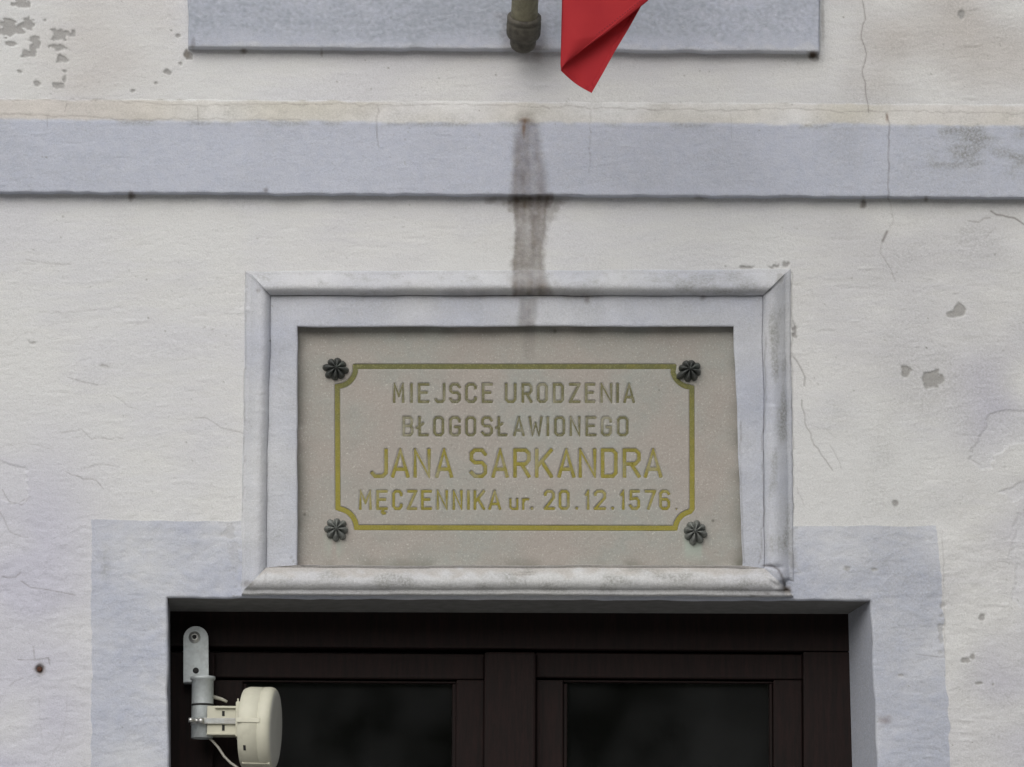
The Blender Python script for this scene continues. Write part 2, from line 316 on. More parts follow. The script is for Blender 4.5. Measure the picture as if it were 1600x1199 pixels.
# ------------------------------------------------------------------ materials
class NB:
    def __init__(s, name):
        s.m = bpy.data.materials.new(name); s.m.use_nodes = True; s.t = s.m.node_tree
        s.b = s.t.nodes['Principled BSDF']; s.co = s.n('ShaderNodeTexCoord').outputs['Object']
    def n(s, t): return s.t.nodes.new(t)
    def l(s, a, b): s.t.links.new(a, b)
    def val(s, sock, v):
        if hasattr(v, 'is_linked') or isinstance(v, bpy.types.NodeSocket): s.l(v, sock)
        else: sock.default_value = v
    def noise(s, scale, detail=3, rough=.55, stretch=None, dist=0.0):
        n = s.n('ShaderNodeTexNoise'); n.inputs['Scale'].default_value = scale; n.inputs['Detail'].default_value = detail
        n.inputs['Roughness'].default_value = rough; n.inputs['Distortion'].default_value = dist
        if stretch:
            mp = s.n('ShaderNodeMapping'); mp.inputs['Scale'].default_value = stretch; s.l(s.co, mp.inputs[0]); s.l(mp.outputs[0], n.inputs['Vector'])
        else: s.l(s.co, n.inputs['Vector'])
        return n.outputs['Fac']
    def math(s, op, a, b=0.0, clamp=False):
        n = s.n('ShaderNodeMath'); n.operation = op; n.use_clamp = clamp; s.val(n.inputs[0], a); s.val(n.inputs[1], b); return n.outputs[0]
    def ramp(s, v, lo, hi, a=0.0, b=1.0):
        n = s.n('ShaderNodeMapRange'); n.clamp = True; s.l(v, n.inputs[0])
        for i, k in enumerate((lo, hi, a, b)): n.inputs[i + 1].default_value = k
        return n.outputs[0]
    def mix(s, f, a, b, mode='MIX'):
        n = s.n('ShaderNodeMix'); n.data_type = 'RGBA'; n.blend_type = mode; s.val(n.inputs[0], f)
        for sock, v in ((n.inputs[6], a), (n.inputs[7], b)):
            if isinstance(v, tuple): sock.default_value = (*v, 1.0)
            else: s.l(v, sock)
        return n.outputs[2]
    def attr(s, name):
        a = s.n('ShaderNodeAttribute'); a.attribute_name = name; sp = s.n('ShaderNodeSeparateColor'); s.l(a.outputs['Color'], sp.inputs[0])
        return sp.outputs[0], sp.outputs[1], sp.outputs[2], a.outputs['Alpha']
    def bump(s, h, strength=.4, dist=.001, prev=None):
        n = s.n('ShaderNodeBump'); n.inputs['Strength'].default_value = strength; n.inputs['Distance'].default_value = dist; s.l(h, n.inputs['Height'])
        if prev: s.l(prev, n.inputs['Normal'])
        return n.outputs[0]
    def done(s, col, rough=.85, nrm=None, metal=0.0, spec=.3):
        s.val(s.b.inputs['Base Color'], (*col, 1.0) if isinstance(col, tuple) else col); s.val(s.b.inputs['Roughness'], rough)
        s.b.inputs['Metallic'].default_value = metal; s.b.inputs['Specular IOR Level'].default_value = spec
        if nrm: s.l(nrm, s.b.inputs['Normal'])
        return s.m
def plaster_material():
    k = NB('limewashed_plaster')
    st, lo, bl, cr = k.attr('wear_a'); lav, wa, gr, sm = k.attr('wear_shade_b'); ru, ye, fl, _ = k.attr('wear_c')
    nf = k.noise(430, 2, .65); nm = k.noise(60, 3, .6); ng = k.noise(210, 2, .6); nb = k.noise(9, 2, .5)
    c = k.mix(k.ramp(nb, .45, .7, 0, .4), (.690, .696, .700), (.68, .68, .67))
    c = k.mix(k.math('MULTIPLY', lav, 1.0, True), c, (.565, .566, .648))
    c = k.mix(k.math('MULTIPLY', wa, .75, True), c, (.55, .51, .47))
    c = k.mix(k.math('MULTIPLY', ye, .6, True), c, (.60, .58, .50))
    cb = k.mix(k.ramp(nm, .3, .7), (.455, .485, .58), (.50, .525, .605))
    c = k.mix(bl, c, cb)
    c = k.mix(k.math('MULTIPLY', sm, k.ramp(nf, .30, .66, .45, 1.0), True), c, (.33, .36, .41))
    c = k.mix(k.math('MULTIPLY', fl, .5), c, (.66, .665, .70))
    c = k.mix(lo, c, k.mix(nm, (.36, .36, .36), (.43, .42, .41)))
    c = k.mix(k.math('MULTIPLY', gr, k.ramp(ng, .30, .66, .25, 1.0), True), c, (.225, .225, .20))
    c = k.mix(k.math('MULTIPLY', ru, .8, True), c, (.20, .11, .065))
    c = k.mix(st, c, k.mix(k.ramp(nm, .35, .65), (.078, .054, .038), (.135, .104, .072)))
    c = k.mix(cr, c, (.12, .10, .09))
    c = k.mix(1.0, c, k.ramp(nf, .3, .7, .87, 1.06), 'MULTIPLY')
    spk = k.ramp(ng, .72, .80)
    c = k.mix(k.math('MULTIPLY', spk, .45), c, (.25, .24, .23))
    n2 = k.bump(k.math('ADD', k.math('MULTIPLY', ng, 1.6), nf), .5, .0012)
    return k.done(c, .92, n2, spec=.15)
PLASTER = plaster_material()
def stone_material():
    k = NB('terrazzo_stone')
    st, lo, bl, cr = k.attr('wear_a')
    nf = k.noise(520, 3, .7); nm = k.noise(38, 4, .6); nl = k.noise(7, 3, .5); ng = k.noise(200, 3, .6)
    c = k.mix(k.ramp(nm, .35, .65), (.355, .342, .312), (.335, .343, .318))
    c = k.mix(k.ramp(nl, .4, .62), c, (.37, .338, .308))
    c = k.mix(k.ramp(ng, .55, .75, 0, .5), c, (.33, .315, .285))
    ns = k.noise(270, 3, .7)
    c = k.mix(k.ramp(ns, .60, .68, 0, .8), c, (.60, .58, .54))
    c = k.mix(k.ramp(ns, .42, .32, 0, .6), c, (.25, .24, .215))
    c = k.mix(k.ramp(nf, .60, .70, 0, .6), c, (.64, .62, .57))
    c = k.mix(k.ramp(nf, .40, .28, 0, .6), c, (.22, .21, .19))
    c = k.mix(k.math('MULTIPLY', bl, .8), c, (.20, .195, .165))
    c = k.mix(k.math('MULTIPLY', lo, .75), c, (.37, .43, .38))
    c = k.mix(st, c, (.12, .11, .095))
    return k.done(c, .75, k.bump(nf, .25, .0006), spec=.3)
STONE = stone_material()
def paint_material(name, a, b, c_, worn=.5):
    k = NB(name)
    nf = k.noise(330, 3, .7); nm = k.noise(45, 3, .6)
    c = k.mix(k.ramp(nm, .35, .65), a, b); c = k.mix(k.ramp(k.noise(26, 3, .6), .48, .68, 0, worn), c, (.33, .315, .25)); c = k.mix(k.ramp(nf, .54, .68, 0, .65), c, c_)
    c = k.mix(k.ramp(nf, .42, .30, 0, .5), c, tuple(x * .45 for x in a))
    return k.done(c, .6, k.bump(nf, .3, .0006), spec=.3)
OLIVE = paint_material('faded_olive_paint', (.125, .122, .062), (.17, .16, .07), (.36, .34, .25), .75)
GOLD = paint_material('old_gold_paint', (.215, .19, .035), (.28, .24, .035), (.38, .35, .17))
def border_material():
    k = NB('border_gold_paint'); sx = k.n('ShaderNodeSeparateXYZ'); k.l(k.co, sx.inputs[0])
    nf = k.noise(330, 4, .7); nm = k.noise(30, 4, .65)
    hgt = k.math('ADD', k.ramp(sx.outputs[2], 2.98, 3.24), k.math('MULTIPLY', k.math('SUBTRACT', nm, .5), 1.6), True)   # the gilding is more worn towards the top
    c = k.mix(hgt, (.275, .24, .035), (.135, .138, .05)); c = k.mix(k.ramp(nf, .52, .66, 0, .6), c, (.33, .305, .14)); c = k.mix(k.ramp(nf, .44, .30, 0, .5), c, (.10, .095, .04))
    return k.done(c, .6, k.bump(nf, .3, .0006), spec=.3)
BORDER = border_material()
def simple(name, col, var=.12, rough=.6, metal=0.0, scale=60, spec=.4, bump=.15, dark=None):
    k = NB(name); n = k.noise(scale, 4, .6)
    c = k.mix(k.ramp(n, .3, .7), tuple(x * (1 - var) for x in col), tuple(min(1, x * (1 + var)) for x in col))
    if dark: c = k.mix(k.ramp(k.noise(scale * .35, 4, .65), .52, .68, 0, dark[1]), c, dark[0])
    return k.done(c, rough, k.bump(k.noise(scale * 5, 2), bump, .0006), metal, spec)
BRONZE = simple('weathered_bronze', (.07, .075, .072), .45, .45, .35, 120, dark=((.20, .225, .205), .8))
BRONZE_GREY = simple('dusty_bronze', (.17, .18, .17), .4, .55, .25, 120, dark=((.075, .078, .073), .6))
GALV = simple('galvanised_steel', (.50, .54, .55), .12, .5, .25, 90, dark=((.36, .38, .38), .5))
STEEL = simple('bright_steel', (.55, .55, .53), .1, .32, .8, 100)
DARK = simple('dark_rubber_and_holes', (.02, .02, .02), .2, .7)
IVORY = simple('yellowed_plastic', (.59, .58, .475), .06, .5, 0, 30, dark=((.40, .385, .31), .55), bump=.03)
IVORY2 = simple('front_plastic', (.56, .555, .50), .04, .5, 0, 30, bump=.03)
SOFFIT = simple('dark_cement', (.19, .19, .186), .15, .95, 0, 40, .1)  # darker grey than the plaster around the opening
RUSTY = simple('rusty_iron', (.10, .045, .03), .4, .85, .1, 200)
POLE = simple('mossy_metal', (.19, .18, .125), .25, .7, .15, 70, dark=((.10, .095, .075), .85))
SOCKET = simple('stained_metal', (.095, .088, .072), .35, .7, .2, 80, dark=((.035, .03, .027), .9))
def wood_material():
    k = NB('dark_varnished_wood')
    n = k.noise(14, 5, .6, (9, 9, .8)); n2 = k.noise(60, 3, .6, (6, 6, .6))
    c = k.mix(k.ramp(n, .35, .65), (.0115, .0082, .008), (.019, .0105, .010)); c = k.mix(k.ramp(n2, .5, .7, 0, .6), c, (.008, .0068, .0066))
    return k.done(c, .6, k.bump(n2, .2, .0008), spec=.12)
WOOD = wood_material()
def glass_material():
    m = bpy.data.materials.new('window_glass'); m.use_nodes = True; t = m.node_tree; t.nodes.clear()
    o = t.nodes.new('ShaderNodeOutputMaterial'); mx = t.nodes.new('ShaderNodeMixShader'); tr = t.nodes.new('ShaderNodeBsdfTransparent'); gl = t.nodes.new('ShaderNodeBsdfGlossy')
    gl.inputs['Roughness'].default_value = .02; tr.inputs[0].default_value = (.82, .86, .86, 1)
    fr = t.nodes.new('ShaderNodeFresnel'); fr.inputs[0].default_value = 1.5
    ns = t.nodes.new('ShaderNodeTexNoise'); ns.inputs['Scale'].default_value = 5; ns.inputs['Detail'].default_value = 1
    bp = t.nodes.new('ShaderNodeBump'); bp.inputs['Strength'].default_value = .25; bp.inputs['Distance'].default_value = .01
    t.links.new(fr.outputs[0], mx.inputs[0]); t.links.new(tr.outputs[0], mx.inputs[1]); t.links.new(gl.outputs[0], mx.inputs[2])
    df = t.nodes.new('ShaderNodeBsdfDiffuse'); df.inputs[0].default_value = (.45, .46, .48, 1); m2 = t.nodes.new('ShaderNodeMixShader')   # faint pale film put into the glass for its dim reflections
    n3 = t.nodes.new('ShaderNodeTexNoise'); n3.inputs['Scale'].default_value = 6; n3.inputs['Detail'].default_value = 4; tcg = t.nodes.new('ShaderNodeTexCoord'); t.links.new(tcg.outputs['Object'], n3.inputs['Vector']); mr = t.nodes.new('ShaderNodeMapRange'); t.links.new(n3.outputs[0], mr.inputs[0])
    for i, v in enumerate((.38, .68, .006, .034)): mr.inputs[i + 1].default_value = v
    t.links.new(mr.outputs[0], m2.inputs[0]); t.links.new(mx.outputs[0], m2.inputs[1]); t.links.new(df.outputs[0], m2.inputs[2]); t.links.new(m2.outputs[0], o.inputs[0])
    return m
GLASS = glass_material()
ROOM = simple('hall_paint', (.25, .24, .22), .1, .9, 0, 3)
def cloth_material():
    k = NB('red_flag_cloth'); n = k.noise(900, 2, .5)
    c = k.mix(k.ramp(k.noise(12, 3), .3, .7), (.53, .038, .050), (.60, .048, .056))
    m = k.done(c, .75, k.bump(n, .15, .0004), spec=.2)
    t = k.t; out = t.nodes['Material Output']; tl = k.n('ShaderNodeBsdfTranslucent'); k.l(c, tl.inputs[0]); mx = k.n('ShaderNodeMixShader'); mx.inputs[0].default_value = .4
    k.l(k.b.outputs[0], mx.inputs[1]); k.l(tl.outputs[0], mx.inputs[2]); k.l(mx.outputs[0], out.inputs['Surface'])
    return m
RED = cloth_material()

# ------------------------------------------------------------------ the setting: pavement and an unseen slope added to cut the low sky
def ground():
    k = NB('paving'); n = k.noise(120, 4, .7); n2 = k.noise(1.5, 3)
    c = k.mix(n, (.34, .335, .325), (.43, .42, .405)); c = k.mix(k.ramp(n2, .4, .7), c, (.35, .345, .335))
    m = k.done(c, .9, k.bump(n, .4, .003))
    o = mesh_obj('pavement', [(-60, -60, 0), (60, -60, 0), (60, 30, 0), (-60, 30, 0)], [(0, 1, 2, 3)], m); o['kind'] = 'structure'
    k = NB('blocker_green'); n = k.noise(.6, 5, .65)
    hm = k.done(k.mix(k.ramp(n, .35, .65), (.025, .04, .015), (.06, .075, .03)), .95)
    xs = np.linspace(-60, 60, 61); ys = np.linspace(-17, -58, 31)
    X, Y = np.meshgrid(xs, ys); f = np.clip((-17 - Y) / 16, 0, 1); r2 = np.random.default_rng(3)
    Z = 10.5 * (f * f * (3 - 2 * f)) + r2.normal(size=X.shape) * .5 * f + 1.2 * np.sin(X * .21 + 1) * f - .05
    h = grid_obj('sky_blocker', np.stack([X, Y, Z], -1), hm, flip=False); h['kind'] = 'structure'  # never in view; put in to darken pane reflections and block low sky
ground()

# ------------------------------------------------------------------ the house front
house = empty('house', (0, 0, 0))
tag(house, 'cream plastered house front with pale blue string course and dark wooden door', 'house')

OL, OR_, OT = 262.0, 1357.0, 937.0         # door opening edges
R0 = [(383, 424), (1236, 420), (1240, 933), (377, 931)]
R1 = [(394, 430), (1227, 427), (1232, 922), (382, 921)]
R2 = [(423, 462), (1192, 462), (1194, 888), (416, 887)]
R3 = [(465, 511), (1146, 511), (1160, 884), (465, 883)]
STEP = 1.6
def with_lines(a, b, lines):
    cuts = [a] + sorted(lines) + [b]; out = []
    for u, v in zip(cuts[:-1], cuts[1:]):
        n = max(1, int(round((v - u) / STEP))); out.append(np.linspace(u, v, n + 1)[:-1])
    return np.concatenate(out + [[b]])
def wall_dense():
    us = with_lines(-70, 1670, [OL, OR_, 143, 1466]); vs = with_lines(-45, 1245, [OT, 813])
    U, V = np.meshgrid(us, vs)
    # hand-made edges lean and waver a little
    low = np.clip((V - OT) / 262, 0, 1.3)
    near = sstep(60, 0, np.abs(U - OL)) * 2 * low + sstep(120, 0, np.abs(U - 1400)) * 0
    lean = np.interp(U, [-70, 143, OL, OR_, 1466, 1600, 1670], [0, .3, 2, 11, 12, 2, 0]) * low
    lean += np.interp(U, [1300, 1466, 1560], [0, 1, 0]) * 6 * np.clip((V - 813) / 124, 0, 1)
    top = np.interp(V, [800, 813, OT, 960, 1100], [0, 0, 1, .6, 0]) * np.interp(U, [OL, OR_], [-1.5, 2.5])
    top += 1.2 * np.interp(V, [800, 813, 850, 900], [0, 1, 1, 0]) * np.interp(U, [143, 1466], [0, 9]) * (1)
    px = U + lean + .5 * samp(N10, U, V) * np.clip(low * 20, 0, 1); py = V + top + .5 * samp(N10, U + 40, V) * np.exp(-((V - OT) / 30) ** 2)
    px = px + (.9 * samp(N10, U, V) + .5 * samp(N4, U, V)) * (np.exp(-((U - 143) / 12) ** 2) + np.exp(-((U - 1466) / 12) ** 2)) * (V > 800); py = py + .8 * samp(N10, U, V) * np.exp(-((V - 813) / 12) ** 2)
    h = samp(RELIEF, px, py)
    # softly rounded arris at the opening
    inx = (U >= OL - .1) & (U <= OR_ + .1); inz = V >= OT - .1
    d = np.where(inz, np.where(U < 800, OL - U, U - OR_), 1e3)
    d = np.where(inx & ~inz, OT - V, d)
    d = np.where(~inx & ~inz, np.hypot(np.where(U < 800, OL - U, U - OR_), OT - V), d)
    rr = 5.0; t = np.clip(1 - d / rr, 0, 1)
    y = -h + PXM * rr * (1 - np.sqrt(np.clip(1 - t * t, 0, 1)))
    # coarser lumpy plaster on the surround and lower wall
    y -= (.0003 * samp(N10, px, py) + .00017 * samp(N4, px, py)) * sstep(780, 830, V)
    sur = (U >= 143 - .01) & (U <= 1466 + .01) & (V >= 813 - .01)
    y = np.where(sur, y - .0004, y)
    pts = P(px, py, y)
    cu = (us[:-1] + us[1:]) / 2; cv = (vs[:-1] + vs[1:]) / 2; CU, CV = np.meshgrid(cu, cv)
    keep = ~((CU > OL) & (CU < OR_) & (CV > OT))
    keep &= ~((CU > 392) & (CU < 1228) & (CV > 433) & (CV < 922))
    keep &= ~((CV > 172) & (CV < 292)); keep &= ~((CU > 304) & (CU < 1270) & (CV < 66))
    fs = (CU > 143) & (CU < 1466) & (CV > 813)
    edge = samp(N4, px, py)
    blue = np.clip(.80 + .05 * edge + .12 * samp(N30, px, py) + .12 * samp(N80, px, py), 0, 1)
    at = masks(px, py, 0.0)
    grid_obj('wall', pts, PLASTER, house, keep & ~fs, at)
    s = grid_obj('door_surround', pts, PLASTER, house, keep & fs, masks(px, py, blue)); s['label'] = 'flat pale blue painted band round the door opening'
wall_dense()
def coarse_wall():
    # the rest of the front, out to the corners, up to the eaves and down to the pavement
    a = P(-66, -42, 0); b = P(1666, -42, 0); c = P(1666, 1241, 0); d = P(-66, 1241, 0)
    xl, xr, zb, zt = -4.2, 4.2, 0.0, 6.2; y = .004
    ol = P(OL + 2, 1241, 0); orr = P(OR_ + 12, 1241, 0); sl = P(143, 1241, 0); sr = P(1478, 1241, 0)
    v = [(xl, y, zb), (xr, y, zb), (xr, y, zt), (xl, y, zt), (a[0], y, a[2]), (b[0], y, b[2]), (c[0], y, c[2]), (d[0], y, d[2]),
         (sl[0], y, sl[2]), (sl[0], y, zb), (sr[0], y, sr[2]), (sr[0], y, zb)]
    mesh_obj('wall_field', v, [(0, 7, 4, 3), (3, 4, 5, 2), (2, 5, 6, 1), (0, 9, 8, 7), (1, 6, 10, 11)], PLASTER, house)
    k = .0025
    for p, q, r_ in ((sl, ol, 0), (orr, sr, 0)):
        o = mesh_obj('surround_foot', [(p[0], k, p[2]), (p[0], k, zb), (q[0], k, zb), (q[0], k, q[2])], [(0, 1, 2, 3)], PLASTER, house)
        at = o.data.attributes.new('wear_a', 'FLOAT_COLOR', 'POINT'); at.data.foreach_set('color', [0, 0, .65, 0] * 4)
    # side walls, back wall and roof close the house
    z0, z1, y1 = 0.0, 6.2, 5.0
    mesh_obj('building_shell', [(xl, y, z0), (xl, y1, z0), (xr, y1, z0), (xr, y, z0), (xl, y, z1), (xl, y1, z1), (xr, y1, z1), (xr, y, z1)],
             [(0, 1, 5, 4), (1, 2, 6, 5), (2, 3, 7, 6), (4, 5, 6, 7), (0, 3, 2, 1)], ROOM, house)
coarse_wall()
def profile_strip(name, us, prof, blue_fn, keepx=None, tilt=lambda u: 0.0, n_noise=1.0, label=None):
    """prof: list of (py, y, spacing-subdivisions)"""
    vy = []; yy = []
    for (p0, y0), (p1, y1) in zip(prof[:-1], prof[1:]):
        n = max(2, int(max(abs(p1 - p0), abs(y1 - y0) / PXM) / STEP))
        f = np.linspace(0, 1, n + 1)[:-1]; vy.append(p0 + (p1 - p0) * f); yy.append(y0 + (y1 - y0) * f)
    vy = np.concatenate(vy + [[prof[-1][0]]]); yy = np.concatenate(yy + [[prof[-1][1]]])
    U, V = np.meshgrid(us, vy); _, Y = np.meshgrid(us, yy)
    py = V + tilt(U); e = samp(N10, U, py) * .7 + samp(N4, U, py) * .35
    h = samp(RELIEF, U, py)
    pts = P(U, py + n_noise * e * .7, Y - h)
    o = grid_obj(name, pts, PLASTER, house, None, masks(U, py, blue_fn(U, py)))
    if label: o['label'] = label
    return o
BAND = -.025
us = np.concatenate([[-2800, -1400], np.arange(-75, 1676, STEP), [3000, 4400]])
profile_strip('string_course', us, [(150, .006), (156, -.0005), (163, -.005), (178, -.0125), (187, -.0165), (192, -.0185), (240, -.0215), (298, BAND), (300.6, BAND + .0008), (301.3, BAND + .003), (305.2, .006)],
              lambda u, v: sstep(184, 190, v - (u / 1600) * 9 + .9 * samp(N4, u, v) + .9 * samp(N30, u, v)) * .93, tilt=lambda u: np.clip(u, -300, 1900) / 1600 * 9.0 - 1.0, label='pale blue plaster band with cream sloping top edge')
def apron():
    us = np.concatenate([[294.2, 294.6], np.arange(295.5, 1280, STEP), [1280.4, 1280.8]])
    prof = [(-700, -.026), (-60, -.026), (30, -.026), (70, -.026), (73, -.025), (74.5, -.021), (78, .004)]
    vy = np.concatenate([[-700, -300], np.arange(-70, 70, STEP), [70, 71.5, 73, 74.5, 75.5, 77, 79]])
    yy = np.interp(vy, [70, 73, 74.5, 79], [-.026, -.025, -.022, .006])
    U, V = np.meshgrid(us, vy); _, Y = np.meshgrid(us, yy)
    Y = Y.copy(); Y[:, 0] = .006; Y[:, 1] = np.maximum(Y[:, 1], -.022); Y[:, -1] = .006; Y[:, -2] = np.maximum(Y[:, -2], -.022)
    py = V + (U - 295) / 985 * 7.5 + .5 * samp(N10, U, V); h = .45 * samp(RELIEF, U, py) + .00012 * samp(N2, U, py)
    blue = np.clip(.95 - .35 * sstep(62, 74, V + 3 * samp(N4, U, V)), 0, 1)
    px = U + .6 * samp(N10, U, py)
    o = grid_obj('window_apron', P(px, py, Y - h), PLASTER, house, None, masks(U, py, blue)); o['label'] = 'raised blue-grey plaster panel at the top behind the pole'
apron()
def plaque_frame():
    """mitred plaster mouldings: flat lip, round bead, then a flat fascia that drops to the stone"""
    def bead(T, out):
        prof = [(0, 0, .006), (0, .06, -.002), (0, .2, -T + .002), (0, .5, -T), (1, 0, -T)]
        for k in range(1, 16):
            a = math.pi * k / 16; u = .5 - .5 * math.cos(a)
            prof.append((1, u, -T * (1 - u) - .006 * u - out * math.sin(math.pi * u ** (1.0 if T > .015 else 1.22)) ** .72))
        return prof + [(2, 0, -.006)]
    fasc = [(2, 0, -.004), (2, .02, -.0065)] + [(2, f, -.0065 - .004 * f) for f in np.linspace(.06, .94, 14)] + [(2, .985, -.0095), (2, .999, -.006), (2, 1, .006), (2, 1, .014), (2, 1, .024)]
    RR = [np.array(r, float) for r in (R0, R1, R2, R3)]
    def build(name, prof, side, parent, label=None):
        a, b = side, (side + 1) % 4
        L = np.linalg.norm(RR[0][a] - RR[0][b]); n = int(L / 2.2); s = np.linspace(0, 1, n + 1)
        px = []; py = []; Y = []
        for seg, f, y in prof:
            A = RR[seg][a] * (1 - f) + RR[seg + 1][a] * f; B = RR[seg][b] * (1 - f) + RR[seg + 1][b] * f
            px.append(A[0] + (B[0] - A[0]) * s); py.append(A[1] + (B[1] - A[1]) * s); Y.append(np.full(n + 1, y))
        px, py, Y = map(np.array, (px, py, Y))
        wv = samp(N30, px * 1.0, py * 1.0) * .45 + samp(N10, px, py) * .25
        nx, nz = (0, 1) if side % 2 == 0 else (1, 0)
        fade = np.clip(np.minimum(s, 1 - s) * 40, 0, 1)[None, :]
        qx = px + nx * wv * fade; qy = py + nz * wv * fade
        h = samp(RELIEF, px, py) * 1.2 - .016 * np.clip(1.2 - np.hypot((px - 1228) / 16, (py - 918) / 12) - .25 * samp(N4, px, py), 0, 1) - .007 * np.clip(1.2 - np.hypot((px - 1207) / 17, (py - 886) / 4) - .2 * samp(N4, px, py), 0, 1)
        blue = np.clip(.36 + .10 * samp(N30, px, py) + (.3 if name != 'moulding' else (.2 if side in (1, 3) else 0.0)), 0, .95)  # fascias coloured bluer and darker for the shade under the bead
        if side == 2: blue = blue * .3
        at = masks(px, py, blue); at['wear_shade_b'][..., 2] = np.maximum(at['wear_shade_b'][..., 2], .13 + (.14 if side == 2 else 0) + .05 * samp(N10, px, py))
        if side == 2:
            m = at['wear_shade_b']; m[..., 1] = np.maximum(m[..., 1], 1.0 * sstep(902, 890, py + 3 * samp(N4, px, py))); m[..., 2] = np.maximum(m[..., 2], .32 * sstep(905, 892, py + 3 * samp(N4, px, py)))
        o = grid_obj(name, P(qx, qy, Y - h), PLASTER, parent, None, at, flip=(False))
        if label: o['label'] = label
        return o
    fr = build('plaque_frame', fasc, 0, house, 'moulded plaster frame round the stone plaque')
    for i in (1, 3): build('fascia', fasc, i, fr)
    for i in (0, 1, 2, 3): build('moulding', bead(.021, .019) if i == 2 else bead(.005, .024 if i == 0 else .017), i, fr)
    build('fascia', fasc, 2, fr)
plaque_frame()
# reveals of the door opening
DY = .155
def reveal():
    tl, tr = (OL, OT - 1.5), (OR_, OT + 2.5); bl_, br_ = (266, 957), (1323, 961)
    ztl = P(*tl); ztr = P(*tr); a = PXM * 5
    def strip(name, p_front, p_back):
        n, m = len(p_front), 14; f = np.linspace(0, 1, m)[:, None, None]
        pts = np.array(p_front)[None] * (1 - f) + np.array(p_back)[None] * f
        ir = (np.random.default_rng(11).normal(size=pts.shape[:2]) * .0006); pts[1:-1, :, 1] += 0
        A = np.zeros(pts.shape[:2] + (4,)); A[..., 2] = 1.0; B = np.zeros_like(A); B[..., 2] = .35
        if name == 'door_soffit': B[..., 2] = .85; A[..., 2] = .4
        return grid_obj(name, pts, SOFFIT if name == 'door_soffit' else PLASTER, house, None, {'wear_a': A, 'wear_shade_b': B})
    xs = np.linspace(0, 1, 60)
    F = [P(tl[0] + (tr[0] - tl[0]) * s, tl[1] + (tr[1] - tl[1]) * s + .5 * float(samp(N10, np.array(tl[0] + (tr[0] - tl[0]) * s + 40), np.array(OT))), a) for s in xs]
    Bk = [P(bl_[0] + (br_[0] - bl_[0]) * s, bl_[1] + (br_[1] - bl_[1]) * s, DY + .01) for s in xs]
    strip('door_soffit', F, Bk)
    def side(xt, xb, lean, by):
        zs = [(0, 0)] + [(k / 20, 0) for k in range(1, 27)]
        f = [P(xt + lean * t, OT + 262 * t, a) for t, _ in zs]; b = [P(xb + lean * .6 * t, by - 2 + 262 * t, DY + .01) for t, _ in zs]
        g = f[-1].copy(); g[2] = 0; f.append(g); g = b[-1].copy(); g[2] = 0; b.append(g)
        return f, b
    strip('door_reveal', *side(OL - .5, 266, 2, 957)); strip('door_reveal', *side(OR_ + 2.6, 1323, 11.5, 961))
reveal()

# ------------------------------------------------------------------ the door
def wbox(bm, x0, x1, y0, y1, ya, yb, bev=.002, floor=False):
    a = P(x0, y0, ya); b = P(x1, y1, ya); z0 = .03 if floor else b[2]
    add_box(bm, (min(a[0], b[0]), ya, z0), (max(a[0], b[0]), yb, a[2]), bev)
def door():
    bm = bmesh.new()
    wbox(bm, 240, 1350, 940, 1018, DY, DY + .08)
    frame = bm_obj('door', bm, WOOD, house, False); frame['label'] = 'dark brown glazed double door set back in the opening'
    def part(name, x0, x1, y0, y1, ya, yb, floor=True, bev=.002, m=WOOD):
        bm = bmesh.new(); wbox(bm, x0, x1, y0, y1, ya, yb, bev, floor); return bm_obj(name, bm, m, frame, False)
    part('frame_post', 240, 333, 1018.5, 1200, DY + .001, DY + .08); part('frame_post', 1255, 1352, 1018.5, 1200, DY + .001, DY + .08)
    part('mullion', 757, 837, 1018.5, 1200, DY - .004, DY + .08, bev=.005)
    for x0, x1, g0, g1 in ((333.5, 756.5, 378, 713), (837.5, 1254.5, 880, 1208)):
        part('top_rail', x0, x1, 1019, 1062, DY + .018, DY + .06, False, .003)
        part('stile', x0, g0, 1062.5, 1200, DY + .0185, DY + .06, True, .003); part('stile', g1, x1, 1062.5, 1200, DY + .0185, DY + .06, True, .003)
        # glazing bead
        for (a, b, c, d, fl) in ((g0 + .5, g1 - .5, 1063, 1068, False), (g0 + .5, g0 + 6, 1068.5, 1200, True), (g1 - 6, g1 - .5, 1068.5, 1200, True)):
            part('glazing_bead', a, b, c, d, DY + .026, DY + .044, fl, .0015)
        a = P(g0, 1062, DY + .045); b = P(g1, 1062, DY + .045)
        mesh_obj('pane', [(a[0], DY + .045, .95), (b[0], DY + .045, .95), (b[0], DY + .045, a[2]), (a[0], DY + .045, a[2])], [(0, 1, 2, 3)], GLASS, frame)
        c = P(x0, 1062, DY); d = P(x1, 1062, DY); bm = bmesh.new(); add_box(bm, (a[0] + .001, DY + .02, .05), (b[0] - .001, DY + .058, .94), .004); bm_obj('lower_panel', bm, WOOD, frame, False)
door()
def anchor():
    c = PV(62, 1046, .003); bm = bmesh.new()
    add_lathe(bm, [(0, -.004), (.003, -.004), (.0055, -.002), (.0055, .012), (0, .012)], c, (0, 1, 0), 6)
    o = bm_obj('anchor_bolt', bm, RUSTY, house, False); o['label'] = 'small rusty bolt end in a hole in the plaster'
anchor()

